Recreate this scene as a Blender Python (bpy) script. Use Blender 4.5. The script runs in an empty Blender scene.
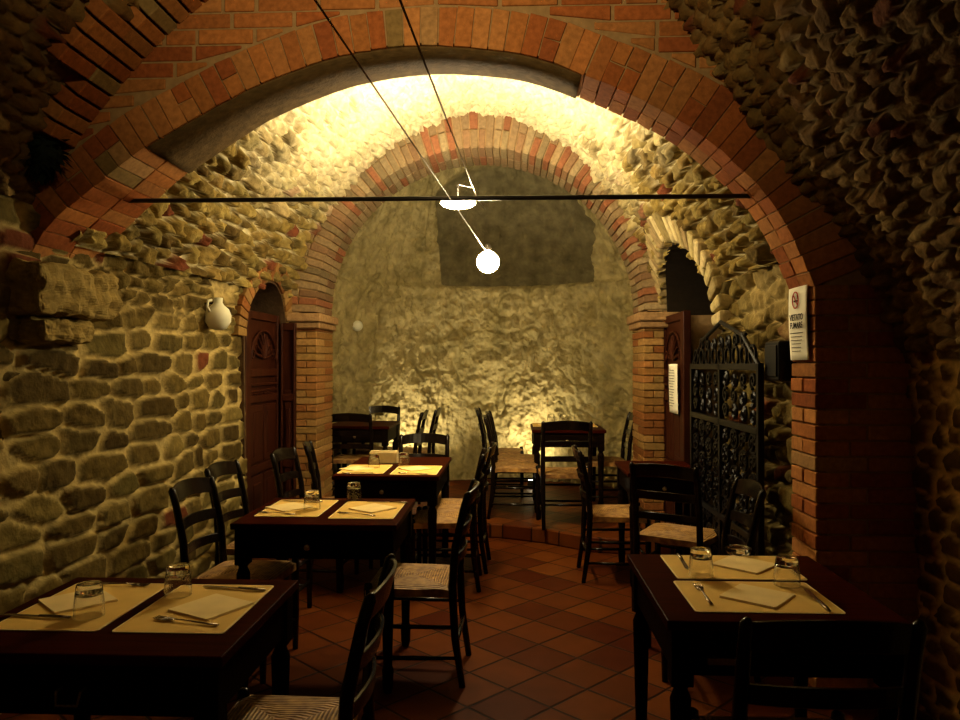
import bpy, math, random
import numpy as np
from mathutils import Vector, Matrix, Euler
random.seed(7)
rng = np.random.RandomState(11)
SC = bpy.context.scene
COL = SC.collection
PI = math.pi

# ------------------------------------------------------------------ camera
EYE = Vector((0, 0, 1.45))
cam_d = bpy.data.cameras.new('camera'); cam_d.lens = 27.75; cam_d.sensor_width = 36
cam_d.clip_start = 0.02
CAM = bpy.data.objects.new('camera', cam_d); COL.objects.link(CAM)
CAM.location = EYE
CAM.rotation_euler = (PI/2 + math.atan(5/740), 0, math.atan(32/740))
SC.camera = CAM
RM = CAM.rotation_euler.to_matrix()

def ray(px, py):
    return RM @ Vector(((px-480)/740, -(py-360)/740, -1))
def at_y(px, py, Y):
    d = ray(px, py); return EYE + d*(Y/d.y)
def at_z(px, py, z):
    d = ray(px, py); return EYE + d*((z-EYE.z)/d.z)
def at_x(px, py, X):
    d = ray(px, py); return EYE + d*(X/d.x)

# ------------------------------------------------------------------ helpers
def tag(o, label=None, cat=None, group=None, kind=None):
    if label: o['label'] = label
    if cat: o['category'] = cat
    if group: o['group'] = group
    if kind: o['kind'] = kind
    return o
def empty(name, loc=(0,0,0), rz=0):
    o = bpy.data.objects.new(name, None); o.empty_display_size = .1
    COL.objects.link(o); o.location = loc; o.rotation_euler = (0,0,rz)
    return o
def dup(o, parent=None):
    c = o.copy(); COL.objects.link(c)
    if parent is not None: c.parent = parent
    for ch in list(o.children): dup(ch, c)
    return c

class MB:
    def __init__(s): s.v=[]; s.f=[]; s.c=[]; s.col=(1,1,1)
    def add(s, vs, fs, col=None):
        n=len(s.v); s.v += [tuple(p) for p in vs]; s.f += [tuple(i+n for i in f) for f in fs]
        s.c += [col or s.col]*len(vs)
    def hexa(s, P, col=None):      # 8 corners: bottom 0-3 ccw, top 4-7
        s.add(P, [(0,3,2,1),(4,5,6,7),(0,1,5,4),(1,2,6,5),(2,3,7,6),(3,0,4,7)], col)
    def box(s, c, d, M=None, col=None):
        x,y,z=d[0]/2,d[1]/2,d[2]/2
        P=[Vector(p) for p in ((-x,-y,-z),(x,-y,-z),(x,y,-z),(-x,y,-z),(-x,-y,z),(x,-y,z),(x,y,z),(-x,y,z))]
        if M is not None: P=[M@p for p in P]
        s.hexa([p+Vector(c) for p in P], col)
    def tube(s, pts, r, n=8, col=None, flat=None, closed=False):
        pts=[Vector(p) for p in pts]; m=len(pts)
        rs = r if isinstance(r,(list,tuple)) else [r]*m
        vs=[]; up=None
        for i,p in enumerate(pts):
            a=pts[(i-1)%m if closed else max(i-1,0)]; b=pts[(i+1)%m if closed else min(i+1,m-1)]
            t=(b-a).normalized() if (b-a).length>1e-9 else Vector((0,0,1))
            if up is None:
                up = Vector((0,0,1)) if abs(t.z)<.9 else Vector((1,0,0))
            x=t.cross(up).normalized(); up=x.cross(t).normalized()
            for k in range(n):
                a_=2*PI*k/n
                vs.append(p+x*math.cos(a_)*rs[i]+up*math.sin(a_)*rs[i]*(flat or 1))
        fs=[]
        for i in range(m if closed else m-1):
            j=(i+1)%m
            for k in range(n):
                fs.append((i*n+k, i*n+(k+1)%n, j*n+(k+1)%n, j*n+k))
        if not closed:
            fs.append(tuple(range(n))[::-1]); fs.append(tuple((m-1)*n+k for k in range(n)))
        s.add(vs,fs,col)
    def lathe(s, prof, n=24, c=(0,0,0), M=None, col=None):
        vs=[];fs=[]; m=len(prof)
        for r,z in prof:
            for k in range(n):
                a=2*PI*k/n; p=Vector((r*math.cos(a), r*math.sin(a), z))
                if M is not None: p=M@p
                vs.append(p+Vector(c))
        for i in range(m-1):
            for k in range(n):
                fs.append((i*n+k,i*n+(k+1)%n,(i+1)*n+(k+1)%n,(i+1)*n+k))
        fs.append(tuple(range(n))[::-1]); fs.append(tuple((m-1)*n+k for k in range(n)))
        s.add(vs,fs,col)
    def prism(s, poly, z0, z1, M=None, c=(0,0,0), col=None):   # poly in xy extruded in z
        n=len(poly); vs=[Vector((x,y,z0)) for x,y in poly]+[Vector((x,y,z1)) for x,y in poly]
        if M is not None: vs=[M@v for v in vs]
        vs=[v+Vector(c) for v in vs]
        fs=[tuple(range(n))[::-1], tuple(range(n,2*n))]+[(i,(i+1)%n,n+(i+1)%n,n+i) for i in range(n)]
        s.add(vs,fs,col)
    def build(s, name, mat, parent=None, smooth=False, bevel=0, seg=1, loc=None):
        me=bpy.data.meshes.new(name); me.from_pydata(s.v,[],s.f); me.update()
        ca=me.color_attributes.new('Col','FLOAT_COLOR','POINT')
        arr=np.ones((len(s.v),4),dtype=np.float32); arr[:,:3]=np.array(s.c,dtype=np.float32)
        ca.data.foreach_set('color',arr.ravel())
        if smooth: me.polygons.foreach_set('use_smooth',[True]*len(me.polygons))
        me.materials.append(mat)
        o=bpy.data.objects.new(name,me); COL.objects.link(o)
        if parent is not None: o.parent=parent
        if loc is not None: o.location=loc
        if bevel:
            b=o.modifiers.new('bevel','BEVEL'); b.width=bevel; b.segments=seg; b.limit_method='ANGLE'; b.angle_limit=.6
        return o

# ------------------------------------------------------------------ materials
def newmat(name):
    m=bpy.data.materials.new(name); m.use_nodes=True
    nt=m.node_tree; b=nt.nodes['Principled BSDF']; return m,nt,b
def N(nt,t,**kw):
    n=nt.nodes.new(t)
    for k,v in kw.items(): setattr(n,k,v)
    return n
def mat_attr(name, rough=.9, scale=18, amt=.35, bump=.4, bscale=60, spec=.04, bdist=.01):
    m,nt,b=newmat(name)
    at=N(nt,'ShaderNodeAttribute',attribute_name='Col'); tc=N(nt,'ShaderNodeTexCoord')
    no=N(nt,'ShaderNodeTexNoise'); no.inputs['Scale'].default_value=scale; no.inputs['Detail'].default_value=6
    nt.links.new(tc.outputs['Object'],no.inputs['Vector'])
    mr=N(nt,'ShaderNodeMapRange'); mr.inputs[1].default_value=.25; mr.inputs[2].default_value=.75
    mr.inputs[3].default_value=1-amt; mr.inputs[4].default_value=1+amt
    nt.links.new(no.outputs['Fac'],mr.inputs[0])
    mx=N(nt,'ShaderNodeVectorMath',operation='SCALE')
    nt.links.new(at.outputs['Color'],mx.inputs[0]); nt.links.new(mr.outputs[0],mx.inputs['Scale'])
    nt.links.new(mx.outputs[0],b.inputs['Base Color'])
    n2=N(nt,'ShaderNodeTexNoise'); n2.inputs['Scale'].default_value=bscale; n2.inputs['Detail'].default_value=5
    nt.links.new(tc.outputs['Object'],n2.inputs['Vector'])
    bp=N(nt,'ShaderNodeBump'); bp.inputs['Strength'].default_value=bump; bp.inputs['Distance'].default_value=bdist
    nt.links.new(n2.outputs['Fac'],bp.inputs['Height']); nt.links.new(bp.outputs[0],b.inputs['Normal'])
    b.inputs['Roughness'].default_value=rough; b.inputs['Specular IOR Level'].default_value=spec
    return m
def mat_flat(name, col, rough=.5, metal=0, spec=.15, nscale=30, namt=.15, bump=0):
    m,nt,b=newmat(name)
    tc=N(nt,'ShaderNodeTexCoord'); no=N(nt,'ShaderNodeTexNoise'); no.inputs['Scale'].default_value=nscale
    nt.links.new(tc.outputs['Object'],no.inputs['Vector'])
    cr=N(nt,'ShaderNodeValToRGB')
    cr.color_ramp.elements[0].position=.3; cr.color_ramp.elements[1].position=.7
    cr.color_ramp.elements[0].color=(*[c*(1-namt) for c in col],1); cr.color_ramp.elements[1].color=(*[min(1,c*(1+namt)) for c in col],1)
    nt.links.new(no.outputs['Fac'],cr.inputs[0]); nt.links.new(cr.outputs[0],b.inputs['Base Color'])
    b.inputs['Roughness'].default_value=rough; b.inputs['Metallic'].default_value=metal; b.inputs['Specular IOR Level'].default_value=spec
    if bump:
        bp=N(nt,'ShaderNodeBump'); bp.inputs['Strength'].default_value=bump; bp.inputs['Distance'].default_value=.004
        nt.links.new(no.outputs['Fac'],bp.inputs['Height']); nt.links.new(bp.outputs[0],b.inputs['Normal'])
    return m
def mat_wood(name, c1, c2, rough=.35, scale=(2,30,30), spec=.5):
    m,nt,b=newmat(name)
    tc=N(nt,'ShaderNodeTexCoord'); mp=N(nt,'ShaderNodeMapping'); mp.inputs['Scale'].default_value=scale
    no=N(nt,'ShaderNodeTexNoise'); no.inputs['Scale'].default_value=1.5; no.inputs['Detail'].default_value=5; no.inputs['Distortion'].default_value=.6
    nt.links.new(tc.outputs['Object'],mp.inputs[0]); nt.links.new(mp.outputs[0],no.inputs['Vector'])
    cr=N(nt,'ShaderNodeValToRGB'); cr.color_ramp.elements[0].position=.3; cr.color_ramp.elements[1].position=.7
    cr.color_ramp.elements[0].color=(*c1,1); cr.color_ramp.elements[1].color=(*c2,1)
    nt.links.new(no.outputs['Fac'],cr.inputs[0]); nt.links.new(cr.outputs[0],b.inputs['Base Color'])
    b.inputs['Roughness'].default_value=rough; b.inputs['Specular IOR Level'].default_value=spec
    return m
def mat_emit(name, col, s):
    m,nt,b=newmat(name); b.inputs['Base Color'].default_value=(*col,1)
    b.inputs['Emission Color'].default_value=(*col,1); b.inputs['Emission Strength'].default_value=s; return m

M={}
M['stone']=mat_attr('rubble_stone',.9,22,.35,.55,55)
M['rock']=mat_attr('grotto_rock',.85,9,.35,.8,28,bdist=.03)
M['brick']=mat_attr('brick',.85,40,.28,.4,90,bdist=.004)
M['mortar']=mat_flat('mortar',(.27,.165,.07),.95,nscale=25,bump=.5)
M['wood']=mat_wood('dark_wood',(.004,.002,.0013),(.008,.004,.002),.5,spec=.06)
M['chairwood']=mat_wood('chair_wood',(.004,.0022,.0015),(.008,.004,.0025),.22,spec=.22)
M['top']=mat_wood('table_top_wood',(.018,.0022,.0008),(.040,.005,.0012),.38,spec=.03)
M['top'].node_tree.nodes['Principled BSDF'].inputs['IOR'].default_value=1.18
M['wood'].node_tree.nodes['Principled BSDF'].inputs['IOR'].default_value=1.15
M['door']=mat_wood('door_wood',(.020,.004,.0015),(.040,.009,.003),.5,(20,20,2),spec=.1)
M['mat']=mat_flat('straw_paper',(.80,.52,.13),.8,nscale=8,namt=.08)
M['napkin']=mat_flat('napkin_paper',(.95,.73,.33),.85,nscale=12,namt=.06)
M['paper']=mat_flat('white_paper',(.8,.75,.6),.8,nscale=5,namt=.05)
M['tan']=mat_flat('tan_card',(.55,.42,.2),.8,nscale=20,namt=.12)
M['steel']=mat_flat('cutlery_steel',(.35,.3,.24),.25,1.0,namt=.05)
M['iron']=mat_flat('black_iron',(.004,.003,.003),.4,spec=.12)
M['rod']=mat_flat('dark_steel_rod',(.03,.025,.02),.35,.6)
M['brass']=mat_flat('old_brass',(.4,.3,.15),.35,1.0,namt=.3,nscale=150)
M['ceramic']=mat_flat('pale_ceramic',(.62,.6,.45),.45,nscale=10,namt=.1)
M['red']=mat_flat('red_print',(.45,.03,.02),.8); M['ink']=mat_flat('black_print',(.02,.015,.01),.8)
M['leaf']=mat_flat('dark_leaves',(.008,.014,.008),.8,nscale=40,namt=.5)
M['cable']=mat_flat('steel_cable',(.25,.2,.15),.4,.8)
M['recess_shade']=mat_flat('shade_dark_plaster',(.016,.010,.005),.95)  # near-black tone puts the shade of the right opening into the colour
M['stonecap']=mat_attr('sandstone',.9,30,.3,.6,50)
g,nt,b=newmat('clear_glass')
b.inputs['Base Color'].default_value=(1,1,1,1); b.inputs['Roughness'].default_value=.02
b.inputs['Transmission Weight'].default_value=1; b.inputs['IOR'].default_value=1.45; M['glass']=g
M['bulb']=mat_emit('lamp_bulb',(1,.81,.45),400)
M['disc']=mat_emit('lamp_disc',(1,.86,.58),850)
M['disc2']=mat_emit('lamp_disc_underside',(1,.81,.45),110)
M['upl']=mat_emit('uplight_lens',(1,.84,.55),90)

# rush seat: strands run as concentric squares
m,nt,b=newmat('rush_seat'); M['rush']=m
tc=N(nt,'ShaderNodeTexCoord'); sp=N(nt,'ShaderNodeSeparateXYZ'); nt.links.new(tc.outputs['Object'],sp.inputs[0])
ax=N(nt,'ShaderNodeMath',operation='ABSOLUTE'); ay=N(nt,'ShaderNodeMath',operation='ABSOLUTE')
nt.links.new(sp.outputs[0],ax.inputs[0]); nt.links.new(sp.outputs[1],ay.inputs[0])
mxx=N(nt,'ShaderNodeMath',operation='MAXIMUM'); nt.links.new(ax.outputs[0],mxx.inputs[0]); nt.links.new(ay.outputs[0],mxx.inputs[1])
ml=N(nt,'ShaderNodeMath',operation='MULTIPLY'); ml.inputs[1].default_value=520; nt.links.new(mxx.outputs[0],ml.inputs[0])
sn=N(nt,'ShaderNodeMath',operation='SINE'); nt.links.new(ml.outputs[0],sn.inputs[0])
no=N(nt,'ShaderNodeTexNoise'); no.inputs['Scale'].default_value=25; nt.links.new(tc.outputs['Object'],no.inputs['Vector'])
ad=N(nt,'ShaderNodeMath',operation='MULTIPLY_ADD'); ad.inputs[1].default_value=.18; nt.links.new(sn.outputs[0],ad.inputs[0]); nt.links.new(no.outputs['Fac'],ad.inputs[2])
cr=N(nt,'ShaderNodeValToRGB'); cr.color_ramp.elements[0].position=.25; cr.color_ramp.elements[1].position=.75
cr.color_ramp.elements[0].color=(.14,.055,.012,1); cr.color_ramp.elements[1].color=(.50,.27,.07,1)
nt.links.new(ad.outputs[0],cr.inputs[0]); nt.links.new(cr.outputs[0],b.inputs['Base Color'])
bp=N(nt,'ShaderNodeBump'); bp.inputs['Strength'].default_value=.7; bp.inputs['Distance'].default_value=.004
nt.links.new(sn.outputs[0],bp.inputs['Height']); nt.links.new(bp.outputs[0],b.inputs['Normal']); b.inputs['Roughness'].default_value=.6

# terracotta floor: square tiles laid diagonally
m,nt,b=newmat('terracotta_tiles'); M['floor']=m
tc=N(nt,'ShaderNodeTexCoord'); mp=N(nt,'ShaderNodeMapping'); mp.inputs['Rotation'].default_value=(0,0,math.radians(43))
mp.inputs['Scale'].default_value=(4,4,4); mp.inputs['Location'].default_value=(.12,.33,0)
nt.links.new(tc.outputs['Object'],mp.inputs[0])
fr=N(nt,'ShaderNodeVectorMath',operation='FRACTION'); fl=N(nt,'ShaderNodeVectorMath',operation='FLOOR')
nt.links.new(mp.outputs[0],fr.inputs[0]); nt.links.new(mp.outputs[0],fl.inputs[0])
sub=N(nt,'ShaderNodeVectorMath',operation='SUBTRACT'); sub.inputs[1].default_value=(.5,.5,.5); nt.links.new(fr.outputs[0],sub.inputs[0])
ab=N(nt,'ShaderNodeVectorMath',operation='ABSOLUTE'); nt.links.new(sub.outputs[0],ab.inputs[0])
sp=N(nt,'ShaderNodeSeparateXYZ'); nt.links.new(ab.outputs[0],sp.inputs[0])
mxx=N(nt,'ShaderNodeMath',operation='MAXIMUM'); nt.links.new(sp.outputs[0],mxx.inputs[0]); nt.links.new(sp.outputs[1],mxx.inputs[1])
mr=N(nt,'ShaderNodeMapRange'); mr.inputs[1].default_value=.465; mr.inputs[2].default_value=.485; nt.links.new(mxx.outputs[0],mr.inputs[0])
wn=N(nt,'ShaderNodeTexWhiteNoise',noise_dimensions='2D'); nt.links.new(fl.outputs[0],wn.inputs['Vector'])
cr=N(nt,'ShaderNodeValToRGB'); cr.color_ramp.elements[0].color=(.06,.009,.0015,1); cr.color_ramp.elements[1].color=(.14,.036,.005,1)
nt.links.new(wn.outputs['Value'],cr.inputs[0])
no=N(nt,'ShaderNodeTexNoise'); no.inputs['Scale'].default_value=7; no.inputs['Detail'].default_value=6; nt.links.new(tc.outputs['Object'],no.inputs['Vector'])
m2=N(nt,'ShaderNodeMix',data_type='RGBA',blend_type='MULTIPLY'); m2.inputs[0].default_value=.5
nt.links.new(cr.outputs[0],m2.inputs[6]); nt.links.new(no.outputs['Fac'],m2.inputs[7])
m3=N(nt,'ShaderNodeMix',data_type='RGBA'); nt.links.new(mr.outputs[0],m3.inputs[0]); nt.links.new(m2.outputs[2],m3.inputs[6]); m3.inputs[7].default_value=(.012,.004,.002,1)
nt.links.new(m3.outputs[2],b.inputs['Base Color'])
bp=N(nt,'ShaderNodeBump'); bp.invert=True; bp.inputs['Strength'].default_value=.6; bp.inputs['Distance'].default_value=.004
nt.links.new(mr.outputs[0],bp.inputs['Height']); nt.links.new(bp.outputs[0],b.inputs['Normal'])
b.inputs['Roughness'].default_value=.5; b.inputs['Specular IOR Level'].default_value=.04

# ------------------------------------------------------------------ numpy noise
def h2(i,j,k=0):
    x=np.sin(i*127.1+j*311.7+k*74.7)*43758.5453
    return x-np.floor(x)
def vnoise(x,y,k=0):
    xi=np.floor(x); yi=np.floor(y); fx=x-xi; fy=y-yi
    fx=fx*fx*(3-2*fx); fy=fy*fy*(3-2*fy)
    return (h2(xi,yi,k)*(1-fx)+h2(xi+1,yi,k)*fx)*(1-fy)+(h2(xi,yi+1,k)*(1-fx)+h2(xi+1,yi+1,k)*fx)*fy
def fbm(x,y,k=0,o=4):
    s=0;a=.5
    for q in range(o): s=s+a*vnoise(x*2**q,y*2**q,k+q*7); a*=.5
    return s
def sstep(a,b,x):
    t=np.clip((x-a)/(b-a),0,1); return t*t*(3-2*t)
def stones(U,V,du,dv,jit=.35,warp=.3,k=0,p=2.6):
    """jittered rows of stones: returns edge distance and two random numbers per stone"""
    wx=(fbm(U*2.2,V*2.2,k+50,3)-.45)*warp; wy=(fbm(U*2.2,V*2.2,k+90,3)-.45)*warp*.6
    x=(U+wx*du*2)/du; y=(V+wy*dv*3)/dv
    yi=np.floor(y); d1=np.full(x.shape,9.); d2=d1.copy(); r1=np.zeros(x.shape); r2=r1.copy()
    for dj in (-1,0,1):
        J=yi+dj; off=h2(J,J*0+3,k)*1.0
        xs=x+off; xi=np.floor(xs)
        for di in (-1,0,1):
            I=xi+di
            cx=I+.5+(h2(I,J,k+1)-.5)*2*jit; cy=J+.5+(h2(I,J,k+2)-.5)*jit*1.3
            w=.78+.5*h2(I,J,k+5)
            d=(np.abs((xs-cx))**p+np.abs((y-cy))**p)**(1/p)/w
            nr=d<d1
            d2=np.where(nr,d1,np.minimum(d2,d)); 
            r1=np.where(nr,h2(I,J,k+3),r1); r2=np.where(nr,h2(I,J,k+4),r2)
            d1=np.where(nr,d,d1)
    return d2-d1,r1,r2
def lerp(a,b,t): return a+(b-a)*t
def palette(pal,r):
    pal=np.array(pal); n=len(pal)-1; q=np.clip(r*n,0,n-1e-6); i=q.astype(int); f=(q-i)[...,None]
    return pal[i]*(1-f)+pal[i+1]*f
STONE_PAL=[(.045,.028,.008),(.11,.076,.020),(.08,.052,.014),(.155,.112,.032),(.05,.032,.010),(.10,.076,.022),(.13,.084,.025)]
MORT=np.array((.36,.265,.10))
def pattern(U,V,du,dv,relief,cover,k=0,gap=(.06,.30),jit=.35,warp=.3,red=.05,mort=MORT,pal=STONE_PAL,rough=.012):
    e,r1,r2=stones(U,V,du,dv,jit,warp,k)
    m=sstep(gap[0],gap[0]+.12,e)
    body=sstep(gap[0],gap[1],e)*(.5+.7*r1)
    c=palette(pal,r2)
    redm=((r1*7.31)%1<red)[...,None]
    c=np.where(redm,np.array((.115,.034,.014)),c)
    cov=np.clip(cover,0,1)
    mm=(m*(1-cov))[...,None]
    col=mort*(0.85+.3*fbm(U*9,V*9,k+33,3))[...,None]*(1-mm)+c*mm
    h=relief*(body*(1-.85*cov))+rough*(fbm(U*22,V*22,k+11,4)-.5)*2+.03*(fbm(U*3,V*3,k+17,3)-.5)
    pit=sstep(.62,.72,fbm(U*16,V*16,k+71,3))*cov
    h=h-pit*.02
    return h,col

def catmull(pts,n=12):
    P=[np.array(p,float) for p in pts]; out=[]
    Q=[2*P[0]-P[1]]+P+[2*P[-1]-P[-2]]
    for i in range(1,len(Q)-2):
        p0,p1,p2,p3=Q[i-1:i+3]
        for j in range(n):
            t=j/n; out.append(.5*((2*p1)+(-p0+p2)*t+(2*p0-5*p1+4*p2-p3)*t*t+(-p0+3*p1-3*p2+p3)*t**3))
    out.append(P[-1]); return np.array(out)
class Prof:
    def __init__(s,pts,smooth=True):
        s.p=catmull(pts) if smooth else np.array(pts,float)
        s.l=np.concatenate([[0],np.cumsum(np.linalg.norm(np.diff(s.p,axis=0),axis=1))]); s.L=s.l[-1]
    def __call__(s,t): return np.interp(t,s.l,s.p[:,0]),np.interp(t,s.l,s.p[:,1])
    def find(s,cond):
        for i in range(len(s.p)):
            if cond(*s.p[i]): return s.l[i]

def grid_mesh(name,P,color,keep=None,mat=None,kind='structure',flip=False):
    ns,ny=P.shape[:2]
    me=bpy.data.meshes.new(name)
    idx=np.arange(ns*ny).reshape(ns,ny)
    q=np.stack([idx[:-1,:-1],idx[:-1,1:],idx[1:,1:],idx[1:,:-1]],-1)
    if flip: q=q[...,::-1]
    q=q.reshape(-1,4)
    if keep is not None: q=q[keep[:-1,:-1].reshape(-1)]
    me.vertices.add(ns*ny); me.vertices.foreach_set('co',P.reshape(-1).astype(np.float32))
    me.loops.add(q.size); me.loops.foreach_set('vertex_index',q.reshape(-1).astype(np.int32))
    me.polygons.add(len(q)); me.polygons.foreach_set('loop_start',np.arange(0,q.size,4,dtype=np.int32))
    me.update(calc_edges=True)
    me.polygons.foreach_set('use_smooth',[True]*len(q))
    ca=me.color_attributes.new('Col','FLOAT_COLOR','POINT')
    c=np.ones((ns*ny,4),np.float32); c[:,:3]=color.reshape(-1,3); ca.data.foreach_set('color',c.ravel())
    me.materials.append(mat or M['stone']); me.validate()
    o=bpy.data.objects.new(name,me); COL.objects.link(o); tag(o,kind=kind)
    return o

def barrel(name,prof,s0,s1,y0,y1,pat,shift=None,hole=None,step=.014,centre=(-.35,1.3)):
    ns=max(4,int((s1-s0)/step)); ny=int((y1-y0)/step)
    s=np.linspace(s0,s1,ns)[:,None]*np.ones((1,ny)); y=np.linspace(y0,y1,ny)[None,:]*np.ones((ns,1))
    def pos(ss,yy):
        x,z=prof(ss)
        if shift is not None: x=x+shift(x,yy)
        return x,z
    x,z=pos(s,y); xa,za=pos(s-.01,y); xb,zb=pos(s+.01,y)
    tx,tz=xb-xa,zb-za; l=np.hypot(tx,tz)+1e-9; nx,nz=tz/l,-tx/l
    sg=np.sign(nx*(centre[0]-x)+nz*(centre[1]-z)); nx*=sg; nz*=sg
    h,col=pat(y,s,x,z)
    P=np.stack([x+nx*h,y,z+nz*h],-1)
    keep=None
    if hole is not None: keep=~hole(y,z)
    return grid_mesh(name,P,col,keep)

# ------------------------------------------------------------------ profiles
YF=3.2                                   # front face of the big arch
fp=[at_y(px,py,YF) for px,py in ((28,258),(47,228),(68,208),(100,182),(143,148),(187,122),(250,88),(320,61),(370,50),(425,45),(480,48),(535,57),(590,77),(650,104),(697,132),(735,163),(769,198),(793,238),(815,288))]
front_intr=Prof([(p.x,p.z) for p in fp])
print('front intrados', [(round(p.x,2),round(p.z,2)) for p in fp])
def th(x): return np.interp(x,[-2.1,-1.2,0,1.31],[.52,.36,.28,.27])
vault_f=Prof([(-2.18,0),(-2.17,.8),(-2.16,1.5),(-2.14,2.1),(-2.06,2.35),(-1.89,2.62),(-1.48,3.05),(-.95,3.38),(-.4,3.5),(.2,3.38),(.66,3.04),(.86,2.76),(1.10,2.42),(1.46,1.96),(1.62,1.64),(1.69,1.3),(1.71,.8),(1.72,0)])
bay=Prof([(-2.10,0),(-2.10,.8),(-2.12,1.6),(-2.07,2.15),(-1.80,2.68),(-1.2,3.25),(-.35,3.58),(.38,3.34),(.92,2.80),(1.24,2.25),(1.34,1.7),(1.35,.8),(1.35,0)])
def bshift(x,y): return .065*(y-3.3)*np.clip(-x/2.,0,1)

# door and gate openings
def arch_hole(y,z,yc,hw,zs,rise):
    return (np.abs(y-yc)<hw)&(z<zs+rise*np.sqrt(np.clip(1-((y-yc)/hw)**2,0,1)))
LD=(5.74,.42,1.66,.45); RD=(5.46,.80,1.68,.66)

def left_cover(y,s,x,z):
    return sstep(.50,.60,fbm(y*1.6+4,z*1.6,5,3)+.28*np.exp(-((y-4.7)/.8)**2-((z-2.05)/.35)**2)-.16)
def pat_left(y,s,x,z):
    U=np.where(y<4.3,y,4.3+(y-4.3)*1.35); 
    h1,c1=pattern(U,s+.02*np.sin(y*2),.32,.128,.034,left_cover(y,s,x,z),k=3,gap=(.11,.19),jit=.3,warp=.4,red=.03,mort=np.array((.40,.30,.115)))
    h2_,c2=pattern(y,s,.16,.085,.045,left_cover(y,s,x,z),k=9,gap=(.06,.28),jit=.4,warp=.5,red=.06,rough=.025)
    t=sstep(1.65,1.85,z+.15*(fbm(y*2,z*2,77)-.5)); tt=t[...,None]
    near=(1-sstep(3.72,3.85,y))*sstep(1.50,1.60,z)
    return (h1*(1-t)+h2_*t)*(1-.7*near)-.03*near,c1*(1-tt)+c2*tt
def pat_vault(y,s,x,z):
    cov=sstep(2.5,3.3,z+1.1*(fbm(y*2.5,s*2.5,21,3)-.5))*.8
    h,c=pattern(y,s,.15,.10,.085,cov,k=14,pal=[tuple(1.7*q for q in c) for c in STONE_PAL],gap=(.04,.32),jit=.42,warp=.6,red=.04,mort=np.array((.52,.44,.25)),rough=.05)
    return h,c
def pat_right(y,s,x,z):
    cov=sstep(.46,.6,fbm(y*2,z*2,41,3))*.6
    return pattern(y,s,.19,.10,.06,cov,k=24,gap=(.05,.3),jit=.4,warp=.5,red=.06)
def pat_fv(y,s,x,z):
    cov=.15*sstep(.5,.6,fbm(y*2,s*2,61,3))
    return pattern(y,s,.125,.060,.048,cov,k=34,gap=(.03,.30),jit=.42,warp=.5,red=.04,pal=[(.09,.045,.013),(.17,.10,.032),(.12,.06,.018),(.21,.135,.045),(.08,.04,.013),(.15,.09,.028)],mort=np.array((.16,.11,.045)),rough=.02)
def pat_fr(y,s,x,z):
    return pattern(y,s,.15,.085,.02,sstep(.55,.7,fbm(y*3,s*3,66,3))*.6,k=44,gap=(.10,.25),jit=.4,warp=.5,red=.05,pal=[(.08,.045,.02),(.14,.07,.03),(.10,.055,.025)],mort=np.array((.65,.44,.18)))
def pat_fl(y,s,x,z):
    return pattern(y,s,.28,.12,.045,left_cover(y,s,x,z)*.5,k=3,gap=(.07,.24),jit=.3,warp=.35,red=.12)

sL=bay.find(lambda x,z:z>1.98); sR=bay.L-bay.find(lambda x,z:z>1.98)
for i in range(len(bay.p)-1,0,-1):
    if bay.p[i][1]>1.95: sR=bay.l[i]; break
hole_l=lambda y,z: arch_hole(y,z,*LD)
hole_r=lambda y,z: arch_hole(y,z,*RD)
o=barrel('wall_left',bay,0,sL,2.5,6.32,pat_left,bshift,hole_l)
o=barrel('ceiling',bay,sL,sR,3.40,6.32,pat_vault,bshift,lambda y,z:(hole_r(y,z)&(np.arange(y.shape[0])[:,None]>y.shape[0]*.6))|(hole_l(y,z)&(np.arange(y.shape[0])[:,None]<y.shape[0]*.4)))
o=barrel('wall_right',bay,sR,bay.L,3.40,6.32,pat_right,bshift,hole_r)
fL=vault_f.find(lambda x,z:z>2.15)
for i in range(len(vault_f.p)-1,0,-1):
    if vault_f.p[i][1]>1.5: fR=vault_f.l[i]; break
barrel('wall_left',vault_f,0,fL,-1.2,3.22,pat_fl,step=.02)
barrel('ceiling',vault_f,fL,fR,-1.2,3.215,pat_fv,step=.016)
barrel('wall_right',vault_f,fR,vault_f.L,-1.2,3.215,pat_fr,step=.016)

# back wall of the front room, behind the camera
mb=MB(); mb.box((-.25,-1.3,1.9),(4.4,.2,3.9)); tag(mb.build('wall_rear',M['mortar']),kind='structure')
# floors
mb=MB(); mb.box((-.3,4.0,-.05),(4.6,10.6,.1)); tag(mb.build('floor',M['floor']),kind='structure')
sp_=[at_z(px,py,.12) for px,py in ((330,520),(420,521),(500,524),(545,529),(590,537),(640,540),(700,545))]
edge=[(-2.3,sp_[0].y)]+[(p.x,p.y) for p in sp_]+[(1.6,sp_[-1].y)]
print('step',[(round(a,2),round(b_,2)) for a,b_ in edge])
STEP_Y=min(e[1] for e in edge)
mb=MB(); mb.prism([(a,b_) for a,b_ in edge]+[(1.6,9.2),(-2.3,9.2)],0.001,.12)
tag(mb.build('floor',M['floor'],bevel=.01),kind='structure')

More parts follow.
